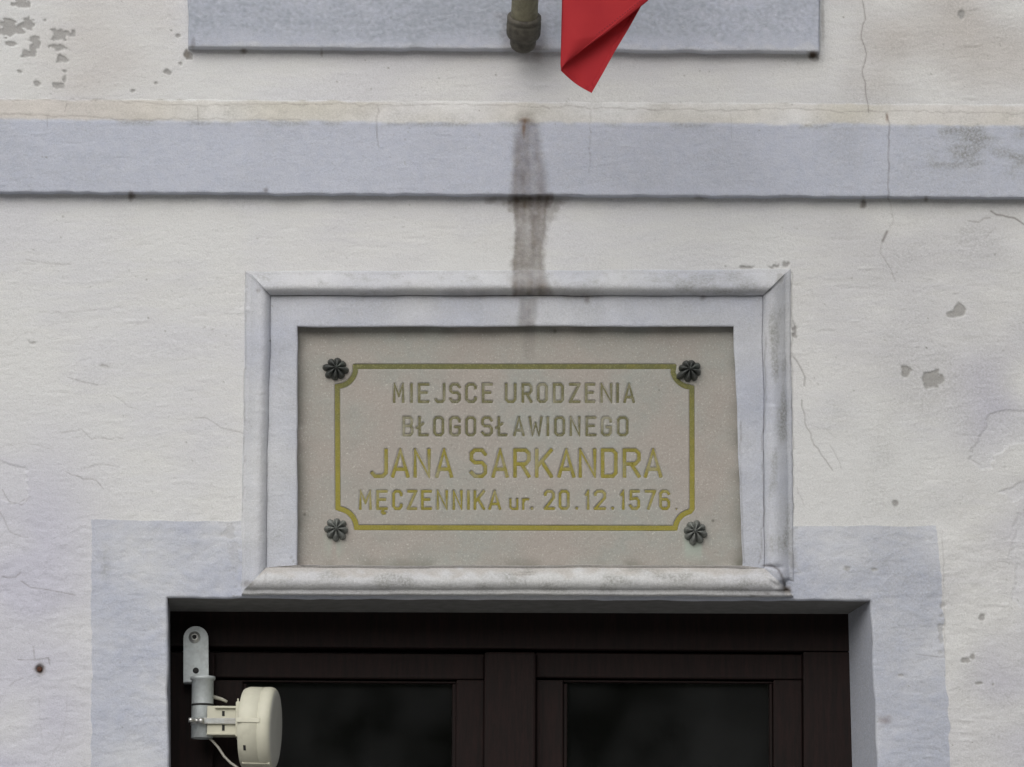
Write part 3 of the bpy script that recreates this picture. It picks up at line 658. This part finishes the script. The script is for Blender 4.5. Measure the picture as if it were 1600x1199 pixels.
# ------------------------------------------------------------------ memorial plaque
SY = .015
plaque = empty('memorial_plaque', PV(805, 884, SY))
tag(plaque, 'beige speckled stone plaque with gold Polish inscription in the frame above the door', 'plaque')
def stroke_font():
    G = {}
    def c(*p): return list(p)
    cx, cy = .24, .13
    ring = [(cx, 0), (1 - cx, 0), (1, cy), (1, 1 - cy), (1 - cx, 1), (cx, 1), (0, 1 - cy), (0, cy), (cx, 0)]
    G['M'] = [[(0, 0), (.04, 1), (.5, .34), (.96, 1), (1, 0)]]
    G['I'] = [[(.5, 0), (.5, 1)]]
    G['E'] = [[(1, 1), (0, 1), (0, 0), (1, 0)], [(.06, .53), (.82, .53)]]
    G['J'] = [[(1, 1), (1, cy), (1 - cx, 0), (cx * .8, 0), (0, cy * .9)]]
    G['S'] = [[(1, .84), (1 - cx, 1), (cx, 1), (0, 1 - cy), (0, .64), (cx, .52), (1 - cx, .52), (1, .38), (1, cy), (1 - cx, 0), (cx, 0), (0, .14)]]
    G['C'] = [[(1, .78), (1, 1 - cy), (1 - cx, 1), (cx, 1), (0, 1 - cy), (0, cy), (cx, 0), (1 - cx, 0), (1, cy), (1, .22)]]
    G['U'] = [[(0, 1), (0, cy), (cx, 0), (1 - cx, 0), (1, cy), (1, 1)]]
    G['R'] = [[(0, 0), (0, 1), (1 - cx, 1), (1, 1 - cy), (1, .62), (1 - cx, .47), (.06, .47)], [(.5, .44), (1, 0)]]
    G['O'] = [ring]; G['0'] = [ring]
    G['D'] = [[(0, 0), (0, 1), (1 - cx, 1), (1, 1 - cy), (1, cy), (1 - cx, 0), (0, 0)]]
    G['Z'] = [[(0, 1), (1, 1), (0, 0), (1, 0)]]
    G['N'] = [[(0, 0), (0, 1), (1, 0), (1, 1)]]
    G['A'] = [[(0, 0), (.5, 1), (1, 0)], [(.2, .27), (.8, .27)]]
    G['B'] = [[(0, 0), (0, 1), (1 - cx, 1), (.95, 1 - cy), (.95, .66), (1 - cx, .53), (1, .4), (1, cy), (1 - cx, 0), (0, 0)], [(.06, .53), (.7, .53)]]
    G['Ł'] = [[(.12, 1), (.12, 0), (1, 0)], [(-.16, .40), (.50, .66)]]
    G['G'] = [[(1, .78), (1, 1 - cy), (1 - cx, 1), (cx, 1), (0, 1 - cy), (0, cy), (cx, 0), (1 - cx, 0), (1, cy), (1, .46), (.55, .46)]]
    G['W'] = [[(0, 1), (.22, 0), (.5, .66), (.78, 0), (1, 1)]]
    G['K'] = [[(0, 0), (0, 1)], [(1, 1), (.1, .42)], [(.36, .56), (1, 0)]]
    G['Ę'] = G['E'] + [[(.62, -.08), (.5, -.2), (.62, -.28), (.80, -.26)]]
    G['2'] = [[(0, .80), (0, 1 - cy), (cx, 1), (1 - cx, 1), (1, 1 - cy), (1, .62), (0, 0), (1, 0)]]
    G['1'] = [[(0, .80), (.75, 1), (.75, 0)]]
    G['5'] = [[(1, 1), (.08, 1), (.04, .56), (1 - cx, .60), (1, .45), (1, cy), (1 - cx, 0), (cx, 0), (0, .16)]]
    G['7'] = [[(0, 1), (1, 1), (.3, 0)]]
    G['6'] = [[(1, .86), (1 - cx, 1), (cx, 1), (0, 1 - cy), (0, cy), (cx, 0), (1 - cx, 0), (1, cy), (1, .40), (1 - cx, .54), (.08, .54)]]
    G['u'] = [[(0, 1), (0, .2), (.25, 0), (.8, 0), (1, .2)], [(1, 1), (1, -.02)]]
    G['r'] = [[(0, 0), (0, 1)], [(.05, .7), (.4, 1), (1, 1)]]
    G['.'] = [[(0, .5), (1, .5)]]
    return G
FONT = stroke_font()
L1 = [('M', 614, 632), ('I', 640, 646), ('E', 653, 671), ('J', 679, 696), ('S', 702, 720), ('C', 727, 745), ('E', 753, 770), ('U', 789, 807), ('R', 815, 832), ('O', 839, 856), ('D', 864, 881), ('Z', 889, 907), ('E', 914, 930), ('N', 938, 957), ('I', 962, 968), ('A', 974, 992)]
L2 = [('B', 629, 646), ('Ł', 652, 670), ('O', 677, 694), ('G', 702, 720), ('O', 727, 744), ('S', 752, 770), ('Ł', 776, 793), ('A', 802, 820), ('W', 826, 848), ('I', 853, 859), ('O', 866, 883), ('N', 890, 907), ('E', 915, 932), ('G', 939, 956), ('O', 964, 982)]
L3 = [('J', 579, 606), ('A', 611, 640), ('N', 646, 673), ('A', 680, 708), ('S', 734, 761), ('A', 768, 795), ('R', 802, 829), ('K', 836, 864), ('A', 871, 899), ('N', 904, 932), ('D', 939, 965), ('R', 973, 1001), ('A', 1006, 1035)]
L4 = [('M', 561, 581), ('Ę', 588, 606), ('C', 613, 629), ('Z', 636, 652), ('E', 658, 675), ('N', 682, 700), ('N', 707, 723), ('I', 729, 735), ('K', 740, 758), ('A', 763, 783), ('u', 796, 810), ('r', 816, 827), ('.', 829, 833), ('2', 850, 867), ('0', 873, 890), ('.', 899, 903), ('1', 914, 922), ('2', 928, 947), ('.', 955, 959), ('1', 969, 977), ('5', 983, 1000), ('7', 1007, 1025), ('6', 1030, 1047), ('.', 1056, 1057.5)]
def letter_strokes(ch, x0, x1, yt, yb, t):
    if ch in 'ur': yt = yb - (yb - yt) * .58
    if ch == '.': yt = yb - t * 1.15
    ax, bx = x0 + t / 2, x1 - t / 2; ay, by = yb - t / 2, yt + t / 2
    if bx - ax < .5: bx = ax + .5
    return [[(ax + (bx - ax) * u, ay + (by - ay) * v) for u, v in s] for s in FONT[ch]]
def ribbon(strokes, t, ybase):
    V = []; Fc = []
    for si, s in enumerate(strokes):
        p = np.array(s, float); closed = len(p) > 3 and np.allclose(p[0], p[-1])
        if closed: p = p[:-1]
        n = len(p); segs = n if closed else n - 1
        d = [(p[(i + 1) % n] - p[i]) / (np.linalg.norm(p[(i + 1) % n] - p[i]) + 1e-9) for i in range(segs)]
        base = len(V)
        for i in range(n):
            if closed: d0, d1 = d[i - 1], d[i]
            else: d0, d1 = d[max(i - 1, 0)], d[min(i, segs - 1)]
            n0 = np.array([-d0[1], d0[0]]); n1 = np.array([-d1[1], d1[0]]); m = n0 + n1; m /= np.linalg.norm(m) + 1e-9
            k = min(1 / max(np.dot(m, n1), .3), 2.2) * t / 2
            q = p[i].copy(); y = ybase - .00013 * si - .000025 * i
            if not closed and i == 0: q = q - d1 * t * .42
            if not closed and i == n - 1: q = q + d0 * t * .42
            V.append(P(*(q + m * k), y)); V.append(P(*(q - m * k), y))
        for i in range(segs):
            a = base + 2 * i; b = base + 2 * ((i + 1) % n); Fc.append((a, a + 1, b + 1, b))
    return V, Fc
ALL = []
for line, yt, yb, t, m in ((L1, 599, 630, 4.0, OLIVE), (L2, 651, 682, 3.9, OLIVE), (L3, 701, 747, 5.4, GOLD), (L4, 766, 797, 4.1, GOLD)):
    for ch, x0, x1 in line:
        tt = 1.8 if x1 - x0 < 2 else (3.2 if ch in 'ur' else t)
        ALL.append((letter_strokes(ch, x0, x1, yt, yb, tt), tt, m))
def border_path():
    pts = []
    def arc(cx, cy, r, a0, a1, n=9):
        for k in range(n + 1):
            a = R(a0 + (a1 - a0) * k / n); pts.append((cx + r * math.cos(a), cy + r * math.sin(a)))
    x0, x1, yt, yb = 528, 1081, 573, 824.5
    pts.append((555, yt)); pts.append((1053, yt)); arc(1080, yt + 3, 29, 168, 95)
    pts.append((x1, 606)); pts.append((x1 + .5, 795)); arc(1084, 828, 29, 258, 190)
    pts.append((1055, yb + 1)); pts.append((557, yb)); arc(526, 826, 31, -8, -76)
    pts.append((x0, 794)); pts.append((527, 604)); arc(526, 574, 30, 78, 12)
    pts.append((555, yt)); return pts
BPATH = border_path(); BT = 7.6
def slab():
    x0, x1, y0, y1 = 456, 1170, 502, 892
    us = np.arange(x0, x1 + 1.0); vs = np.arange(y0, y1 + 1.0); U, V = np.meshgrid(us, vs)
    depth = np.zeros(U.shape)
    def carve(pts, t):
        for (a, b), (c, d) in zip(pts[:-1], pts[1:]):
            i0, i1 = int(max(0, min(a, c) - 8 - x0)), int(max(a, c) + 9 - x0); j0, j1 = int(max(0, min(b, d) - 8 - y0)), int(max(b, d) + 9 - y0)
            X = U[j0:j1, i0:i1]; Y = V[j0:j1, i0:i1]; L = (c - a) ** 2 + (d - b) ** 2 + 1e-9
            f = np.clip(((X - a) * (c - a) + (Y - b) * (d - b)) / L, -.0, 1.0)
            r = np.hypot(X - a - f * (c - a), Y - b - f * (d - b))
            depth[j0:j1, i0:i1] = np.maximum(depth[j0:j1, i0:i1], np.clip((t / 2 + 1.25 - r) / 1.2, 0, 1))
    for st, t, _ in ALL:
        for s in st: carve(s, t)
    carve(BPATH, BT)
    y = SY + .0024 * depth + (.0003 * samp(N10, U, V) + .00012 * samp(N2, U, V)) * (1 - depth)
    st = np.clip(samp(STAIN, U, V), 0, 1) * (V > 505) * .62
    edge = np.minimum(np.minimum(U - 465, 1155 - U), V - 511)
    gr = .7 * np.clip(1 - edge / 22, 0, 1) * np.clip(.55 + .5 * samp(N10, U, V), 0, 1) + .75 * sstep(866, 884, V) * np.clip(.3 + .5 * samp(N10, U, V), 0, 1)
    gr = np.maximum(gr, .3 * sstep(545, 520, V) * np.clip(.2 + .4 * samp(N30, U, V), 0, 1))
    run = np.zeros(U.shape)
    for cx, cy in ((526, 826), (1086, 830)):
        run = np.maximum(run, sstep(22, 10, np.abs(U - cx + 2)) * sstep(cy, cy + 12, V) * sstep(cy + 55, cy + 25, V) * np.clip(.8 + .4 * samp(NV, U, V), 0, 1))
    for x, y_, r in ((476, 804, 2.5), (1114, 814, 2.5), (867, 518, 3), (604, 800, 1.5), (1030, 610, 1.5)): st = np.maximum(st, .7 * np.clip(1.4 - np.hypot(U - x, V - y_) / r, 0, 1))
    A = np.stack([st, run, gr, np.zeros(U.shape)], -1)
    o = grid_obj('slab', P(U, V, y), STONE, plaque, None, {'wear_a': A})
slab()
for st, t, m in ALL:
    v, f = ribbon(st, t, SY + .0012); mesh_obj('letter', v, f, m, plaque)
v, f = ribbon([BPATH], BT, SY + .0012); mesh_obj('border_line', v, f, BORDER, plaque)
def rosette_mesh(seed):
    rr = np.random.default_rng(seed); amp = 1 + .14 * rr.normal(size=8); lift = 1 + .3 * rr.normal(size=8)
    bm = bmesh.new(); nT, nR = 96, 14; Rr = .0245; rings = []
    for j in range(nR + 1):
        f = j / nR; ring = []
        for k in range(nT):
            th = 2 * math.pi * k / nT; pet = abs(math.cos(4 * th)); bulge = pet ** .75; pi_ = int(round(th / (math.pi / 4))) % 8
            r = Rr * f * (1 - (1 - bulge) * .22 * f) * (1 + (amp[pi_] - 1) * bulge * f * .6)
            dome = .0145 * math.sqrt(max(0, 1 - (f * .97) ** 2.4)) + .003
            groove = (1 - bulge) * .0095 * min(1, f * 2.2) * (1 if f < .98 else .5)
            lobe = .0035 * lift[pi_] * bulge * math.sin(min(1, f * 1.05) * math.pi)
            knob = .0045 * max(0, 1 - (f / .2) ** 2)
            h = dome - groove + lobe + knob
            if j == nR: h = 0
            ring.append(bm.verts.new((r * math.cos(th), -h, r * math.sin(th))) if j else None)
        rings.append(ring)
    c = bm.verts.new((0, -.0215, 0))
    for k in range(nT):
        k2 = (k + 1) % nT; bm.faces.new((c, rings[1][k], rings[1][k2]))
        for j in range(1, nR): bm.faces.new((rings[j][k], rings[j + 1][k], rings[j + 1][k2], rings[j][k2]))
    bmesh.ops.recalc_face_normals(bm, faces=bm.faces)
    me = bpy.data.meshes.new('rosette'); bm.to_mesh(me); bm.free(); me.polygons.foreach_set('use_smooth', [True] * len(me.polygons)); return me
for (x, y, rot, mat, s) in ((525.5, 576, 8, BRONZE, 1.0), (1078, 578, 14, BRONZE, .98), (525.5, 827, 3, BRONZE_GREY, .96), (1086, 831, 12, BRONZE_GREY, 1.0)):
    me = rosette_mesh(int(x + y)); me.materials.append(mat); o = bpy.data.objects.new('rosette', me); COL.objects.link(o)
    o.parent = plaque; o.location = PV(x, y, SY - .006) - plaque.location + Vector((0, .006, 0)); o.rotation_euler = (0, R(rot), 0); o.scale = (s, s, s)

# ------------------------------------------------------------------ flagpole and flag
base = PV(817, 71, -.066)
flagpole = empty('flagpole', base)
tag(flagpole, 'weathered olive metal flagpole with dark collar at the top edge of the picture', 'flagpole')
ax = Vector((.02, -math.sin(R(42)), math.cos(R(42)))).normalized()
bm = bmesh.new(); add_lathe(bm, [(.0255, .03), (.0262, .07), (.0258, .4), (.025, 1.9), (.02, 1.91), (0, 1.912)], base, ax, 40); bm_obj('pole', bm, POLE, flagpole)
bm = bmesh.new(); add_lathe(bm, [(0, -.012), (.016, -.010), (.023, -.004), (.0255, .004), (.026, .018), (.0315, .021), (.0335, .026), (.034, .046), (.0335, .052), (.0315, .055), (.0335, .058), (.0335, .063), (.030, .066), (.0262, .066)], base, ax, 40)
so = bm_obj('socket', bm, SOCKET, flagpole); so['label'] = 'dark stained collar at the lower end of the pole'
bm = bmesh.new(); b2 = base + ax * .036; add_box(bm, (b2.x - .014, b2.y + .02, b2.z - .012), (b2.x + .014, -.024, b2.z + .012), .002); bm_obj('bracket', bm, SOCKET, flagpole, False)
def make_flag():
    YF = -.68
    def I(t, tab): 
        return np.array([np.interp(t, [r[0] for r in tab], [r[k] for r in tab]) for k in (1, 2)]).T
    rows = np.concatenate([np.linspace(0, .32, 40), np.linspace(.34, 1, 24)])
    Lf = I(rows, [(0, 877, 111), (.06, 876, 100), (.16, 877, 60), (.32, 878.5, -8), (.6, 880, -200), (1, 846, -520)])
    Fr = I(rows, [(0, 877, 105), (.08, 909, 79), (.16, 946, 53), (.24, 980, 27), (.32, 1012, 2), (.6, 1075, -150), (1, 850, -530)])
    Bk = I(rows, [(0, 924.5, 145.5), (.08, 943, 113), (.16, 960, 82), (.24, 984, 42), (.32, 1004, 6), (.6, 1066, -140), (1, 850, -525)])
    nF, nB = 36, 30; pts = []
    for i, t in enumerate(rows):
        row = []
        for k in range(nF):
            u = 1 - k / nF; q = Lf[i] + (Fr[i] - Lf[i]) * u
            d = .016 * math.sin(math.pi * u * .8) * min(1, t * 6 + .1) + .004 * math.sin(u * 6 + t * 4) * min(1, t * 5)
            hem = .0012 if abs(u - .93) < .025 else 0
            row.append(P(q[0], q[1], YF - .012 - d - hem))
        for k in range(nB + 1):
            u = k / nB; q = Lf[i] + (Bk[i] - Lf[i]) * u + np.array([-1.4, 2.6]) * math.sin(math.pi * u) * max(0, 1 - t * 9)
            d = .018 * math.sin(math.pi * u * .55) + .004 * math.sin(u * 5)
            row.append(P(q[0], q[1], YF - .012 + d))
        pts.append(row)
    o = grid_obj('flag', np.array(pts), RED, None)
    md = o.modifiers.new('cloth', 'SOLIDIFY'); md.thickness = .0008; md.offset = 0
    edge = [tuple(Bk[i]) for i in range(39, -1, -1)] + [tuple(Lf[0] + (Bk[0] - Lf[0]) * u + np.array([-1.4, 2.6]) * math.sin(math.pi * u)) for u in np.linspace(.96, .04, 14)]
    hv = []; hf = []; cen = np.array([930, 80.])
    for i, q in enumerate(edge):
        q = np.array(q); u = 1.0 if i < 40 else np.linspace(.96, .04, 14)[i - 40]; d = .018 * math.sin(math.pi * u * .55) + .004 * math.sin(u * 5)
        nrm = np.array([-.86, -.5]) if i < 40 else np.array([.45, -.9])
        if 37 <= i <= 41: nrm = np.array([-.35, -1.2])
        for w, dy in ((0, -.0012), (6.0, -.0020), (6.6, -.0004)): r_ = q + nrm * w; hv.append(P(r_[0], r_[1], YF - .012 + d + dy))
        if i: a = 3 * (i - 1); hf += [(a, a + 1, a + 4, a + 3), (a + 1, a + 2, a + 5, a + 4)]
    mesh_obj('hem', hv, hf, RED, o, True)
    bm = bmesh.new()                                   # the seam stitches along the folded edge
    for k in range(30):
        i = 3 + k * 1.15; i0 = int(i); A = Fr[i0] + (Fr[i0 + 1] - Fr[i0]) * (i - i0); B = Fr[i0] + (Fr[i0 + 1] - Fr[i0]) * (i - i0 + .55)
        t = rows[i0]; d = .016 * math.sin(math.pi * .9 * .8) * min(1, t * 6 + .1) + .004 * math.sin(.9 * 6 + t * 4) * min(1, t * 5)
        vs = [bm.verts.new(P(q[0] + w[0], q[1] + w[1], YF - .0145 - d)) for q, w in ((A, (-5.2, -6.2)), (B, (-5.2, -6.2)), (B, (-4.5, -5.2)), (A, (-4.5, -5.2)))]
        bm.faces.new(vs)
    st = bm_obj('stitching', bm, simple('dark_red_thread', (.30, .02, .03), .1, .8), o, False); st['kind'] = 'stuff'
    tag(o, 'red cloth flag corner hanging folded at the top beside the pole', 'flag')
make_flag()

# ------------------------------------------------------------------ wireless antenna on its bracket
AY = .118
ant = empty('wireless_antenna', PV(304, 1060, DY))
tag(ant, 'ivory plastic wireless antenna on a grey steel bracket in the door recess', 'antenna')
def antenna():
    def XZ(x, y, d): return PV(x, y, d)
    # plate with rounded top
    bm = bmesh.new(); yf, yb = AY, AY + .006
    out = [(286.5, 1066)] + [(306 + 19.5 * math.cos(R(a)), 998 - 19.5 * math.sin(R(a))) for a in range(180, -1, -12)] + [(326, 1066)]
    f = [bm.verts.new(XZ(x, y, yf)) for x, y in out]; b = [bm.verts.new(v.co + Vector((0, yb - yf, 0))) for v in f]
    bm.faces.new(f); bm.faces.new(b[::-1])
    for i in range(len(f)): bm.faces.new((f[i], b[i], b[(i + 1) % len(f)], f[(i + 1) % len(f)]))
    bmesh.ops.recalc_face_normals(bm, faces=bm.faces)
    bmesh.ops.bevel(bm, geom=[e for e in bm.edges if all(abs(v.co.y - yf) < 1e-5 for v in e.verts)], offset=.0012, segments=2, affect='EDGES')
    plate = bm_obj('mounting_plate', bm, GALV, ant, False)
    bm = bmesh.new(); add_box(bm, XZ(287, 1064, AY + .0065) - Vector((0, 0, .004)), XZ(300, 1056, AY + .034) , .001); bm_obj('spacer', bm, GALV, plate, False)
    bm = bmesh.new(); add_lathe(bm, [(.0115, .0), (.0115, -.0015), (.0105, -.003), (.0075, -.003), (.0072, -.0062), (.0045, -.0068), (.0042, -.004), (0, -.004)], XZ(304, 996, AY), (0, 1, 0), 28); s = bm_obj('screw', bm, STEEL, plate)
    bm = bmesh.new(); add_lathe(bm, [(.0045, -.0071), (.0043, -.0069), (0, -.0069)], XZ(304, 996, AY), (0, 1, 0), 6); bm_obj('screw_socket', bm, DARK, plate)
    bm = bmesh.new(); add_lathe(bm, [(.006, .0005), (.006, -.0006), (.0035, -.0016), (0, -.0016)], XZ(306, 1048, AY), (0, 1, 0), 20); bm_obj('hole_shade_disc', bm, DARK, plate)  # flat dark disc put in for the shade inside the plate's hole
    # pipe
    pc = XZ(317, 1060, AY - .028); r = 17 * PXM
    bm = bmesh.new(); L = (1152 - 1060) * PXM * 1.015
    add_lathe(bm, [(0, .004), (r * .9, .004), (r * 1.14, .003), (r * 1.16, 0), (r * 1.14, -.003), (r, -.0045), (r, -.05), (r * .995, -L), (r * .9, -L - .001), (r * .88, -L + .01), (0, -L + .012)], pc, (0, 0, 1), 40)
    pipe = bm_obj('pipe', bm, GALV, ant)
    bm = bmesh.new(); add_lathe(bm, [(r * 1.03, -.0505), (r * 1.05, -.0515), (r * 1.05, -.0535), (r * 1.03, -.0545)], pc, (0, 0, 1), 32); bm_obj('cable_tie', bm, DARK, pipe)
    # clamp arm of the housing
    a = XZ(323, 1103, AY - .052); b = XZ(376, 1149, AY - .052)
    bm = bmesh.new(); add_box(bm, (a.x + .001, a.y, b.z), (b.x, a.y + .004, a.z), .001)
    add_box(bm, (a.x + .001, a.y + .0042, a.z - .004), (b.x, a.y + .046, a.z), .001); add_box(bm, (a.x + .001, a.y + .0042, b.z), (b.x, a.y + .046, b.z + .004), .001)
    add_box(bm, (a.x + .016, a.y - .006, a.z - .005), (b.x, a.y - .0002, a.z - .001), .0008); add_box(bm, (a.x + .001, a.y - .004, b.z + .0002), (b.x, a.y - .0002, b.z + .004), .0008)
    add_box(bm, (b.x - .010, a.y - .010, b.z - .004), (b.x + .004, a.y + .05, a.z + .008), .002); add_box(bm, (b.x - .0075, a.y - .006, a.z + .0082), (b.x - .0045, a.y + .004, a.z + .014), .0005)
    arm = bm_obj('clamp_arm', bm, IVORY, ant, False)
    for y0, y1 in ((1111, 1119), (1133, 1142)):
        p = XZ(347, y0, a.y - .0006); q = XZ(351, y1, a.y - .0006); bm = bmesh.new(); add_box(bm, (p.x, a.y - .0006, q.z), (q.x, a.y + .001, p.z)); bm_obj('slot', bm, DARK, arm, False)
    # worm-drive hose clamp
    bm = bmesh.new(); p = XZ(300, 1122, a.y - .003); q = XZ(372, 1131.5, a.y - .003)
    add_box(bm, (p.x + .012, a.y - .0062, q.z), (q.x, a.y - .005, p.z), .0003)
    zc = (p.z + q.z) / 2; hb = (p.z - q.z) / 2
    add_lathe(bm, [(r * 1.035, -hb), (r * 1.06, -hb), (r * 1.06, hb), (r * 1.035, hb)], (pc.x, pc.y, zc), (0, 0, 1), 40)
    hc = bm_obj('hose_clamp', bm, STEEL, ant, False)
    bm = bmesh.new()
    for k in range(14): add_box(bm, (p.x + .024 + k * .0028, a.y - .0066, q.z + .002), (p.x + .0252 + k * .0028, a.y - .0061, p.z - .002))
    bm_obj('band_slots', bm, GALV, hc, False)
    bm = bmesh.new(); add_lathe(bm, [(0, -.014), (.0048, -.013), (.0052, -.005), (.0036, -.0045), (.0036, .006), (.0062, .0065), (.0062, .016), (0, .0165)], (p.x + .007, a.y - .010, zc), Vector((1, .1, -.05)), 14); bm_obj('clamp_screw', bm, STEEL, hc)
    # drum-shaped housing, its round face turned right and a little to the street
    hcx = XZ(408, 1139, .040); yaw = R(8); axh = Vector((math.cos(yaw), -math.sin(yaw), -.03)).normalized(); Rh = .0815
    bm = bmesh.new()
    add_lathe(bm, [(0, -.034), (.072, -.034), (.0755, -.0335), (.077, -.032), (.079, -.027), (.0805, -.0225), (.0805, .004), (.0798, .0045), (.0798, .0052), (.0808, .006), (.0812, .016), (.0808, .020), (.079, .0245), (.0755, .028), (.074, .0285)], hcx, axh, 72)
    hou = bm_obj('housing', bm, IVORY, ant)
    bm = bmesh.new(); add_lathe(bm, [(.0742, .0281), (.0725, .0292), (.060, .0300), (.03, .0305), (0, .0308)], hcx, axh, 72); bm_obj('front_cover', bm, IVORY2, hou)
    # raised seam band across the rim facing the street, port and lower lip
    side = Vector((-axh.y, axh.x, 0)).normalized() * -1
    upv = axh.cross(side).normalized(); 
    if upv.z < 0: upv = -upv
    fro = Vector((-math.sin(yaw), -math.cos(yaw), 0))
    def rim(name, a0, a1, h0, h1, rr, mat):
        bm = bmesh.new(); n = 8; vs = []
        for k in range(n + 1):
            t = R(a0 + (a1 - a0) * k / n); d = fro * math.cos(t) + Vector((0, 0, 1)) * math.sin(t)
            vs.append([bm.verts.new(hcx + axh * h + d * q) for h, q in ((h0, rr - .004), (h0, rr), (h1, rr), (h1, rr - .004))])
        for A, B in zip(vs[:-1], vs[1:]):
            for j in range(3): bm.faces.new((A[j], A[j + 1], B[j + 1], B[j]))
        bm.faces.new(vs[0]); bm.faces.new(vs[-1][::-1]); bmesh.ops.recalc_face_normals(bm, faces=bm.faces); return bm_obj(name, bm, mat, hou, False)
    rim('seam_band', 3, 9, -.035, .010, .0824, IVORY); rim('cable_port', -37, -29, -.023, -.018, .0808, DARK); rim('lower_lip', -63, -60, -.03, .024, .0824, IVORY)
    # cables
    bm = bmesh.new(); add_tube(bm, [XZ(x, y, d) for x, y, d in ((318, 1146, AY - .03), (332, 1158, AY - .034), (341, 1168, AY - .036), (350, 1182, AY - .04), (360, 1192, AY - .045), (374, 1202, AY - .05), (392, 1210, AY - .06), (404, 1205, .04))], .0026, 10)
    bm_obj('cable', bm, simple('grey_cable', (.34, .33, .29), .08, .5), ant)
    bm = bmesh.new(); add_tube(bm, [XZ(x, y, AY - .01) for x, y in ((325, 1086), (336, 1090), (347, 1093), (355, 1097))], [.0042, .004, .0035, .0028], 10); bm_obj('cable_end', bm, simple('pale_cable', (.45, .44, .38), .08, .5), ant)
antenna()
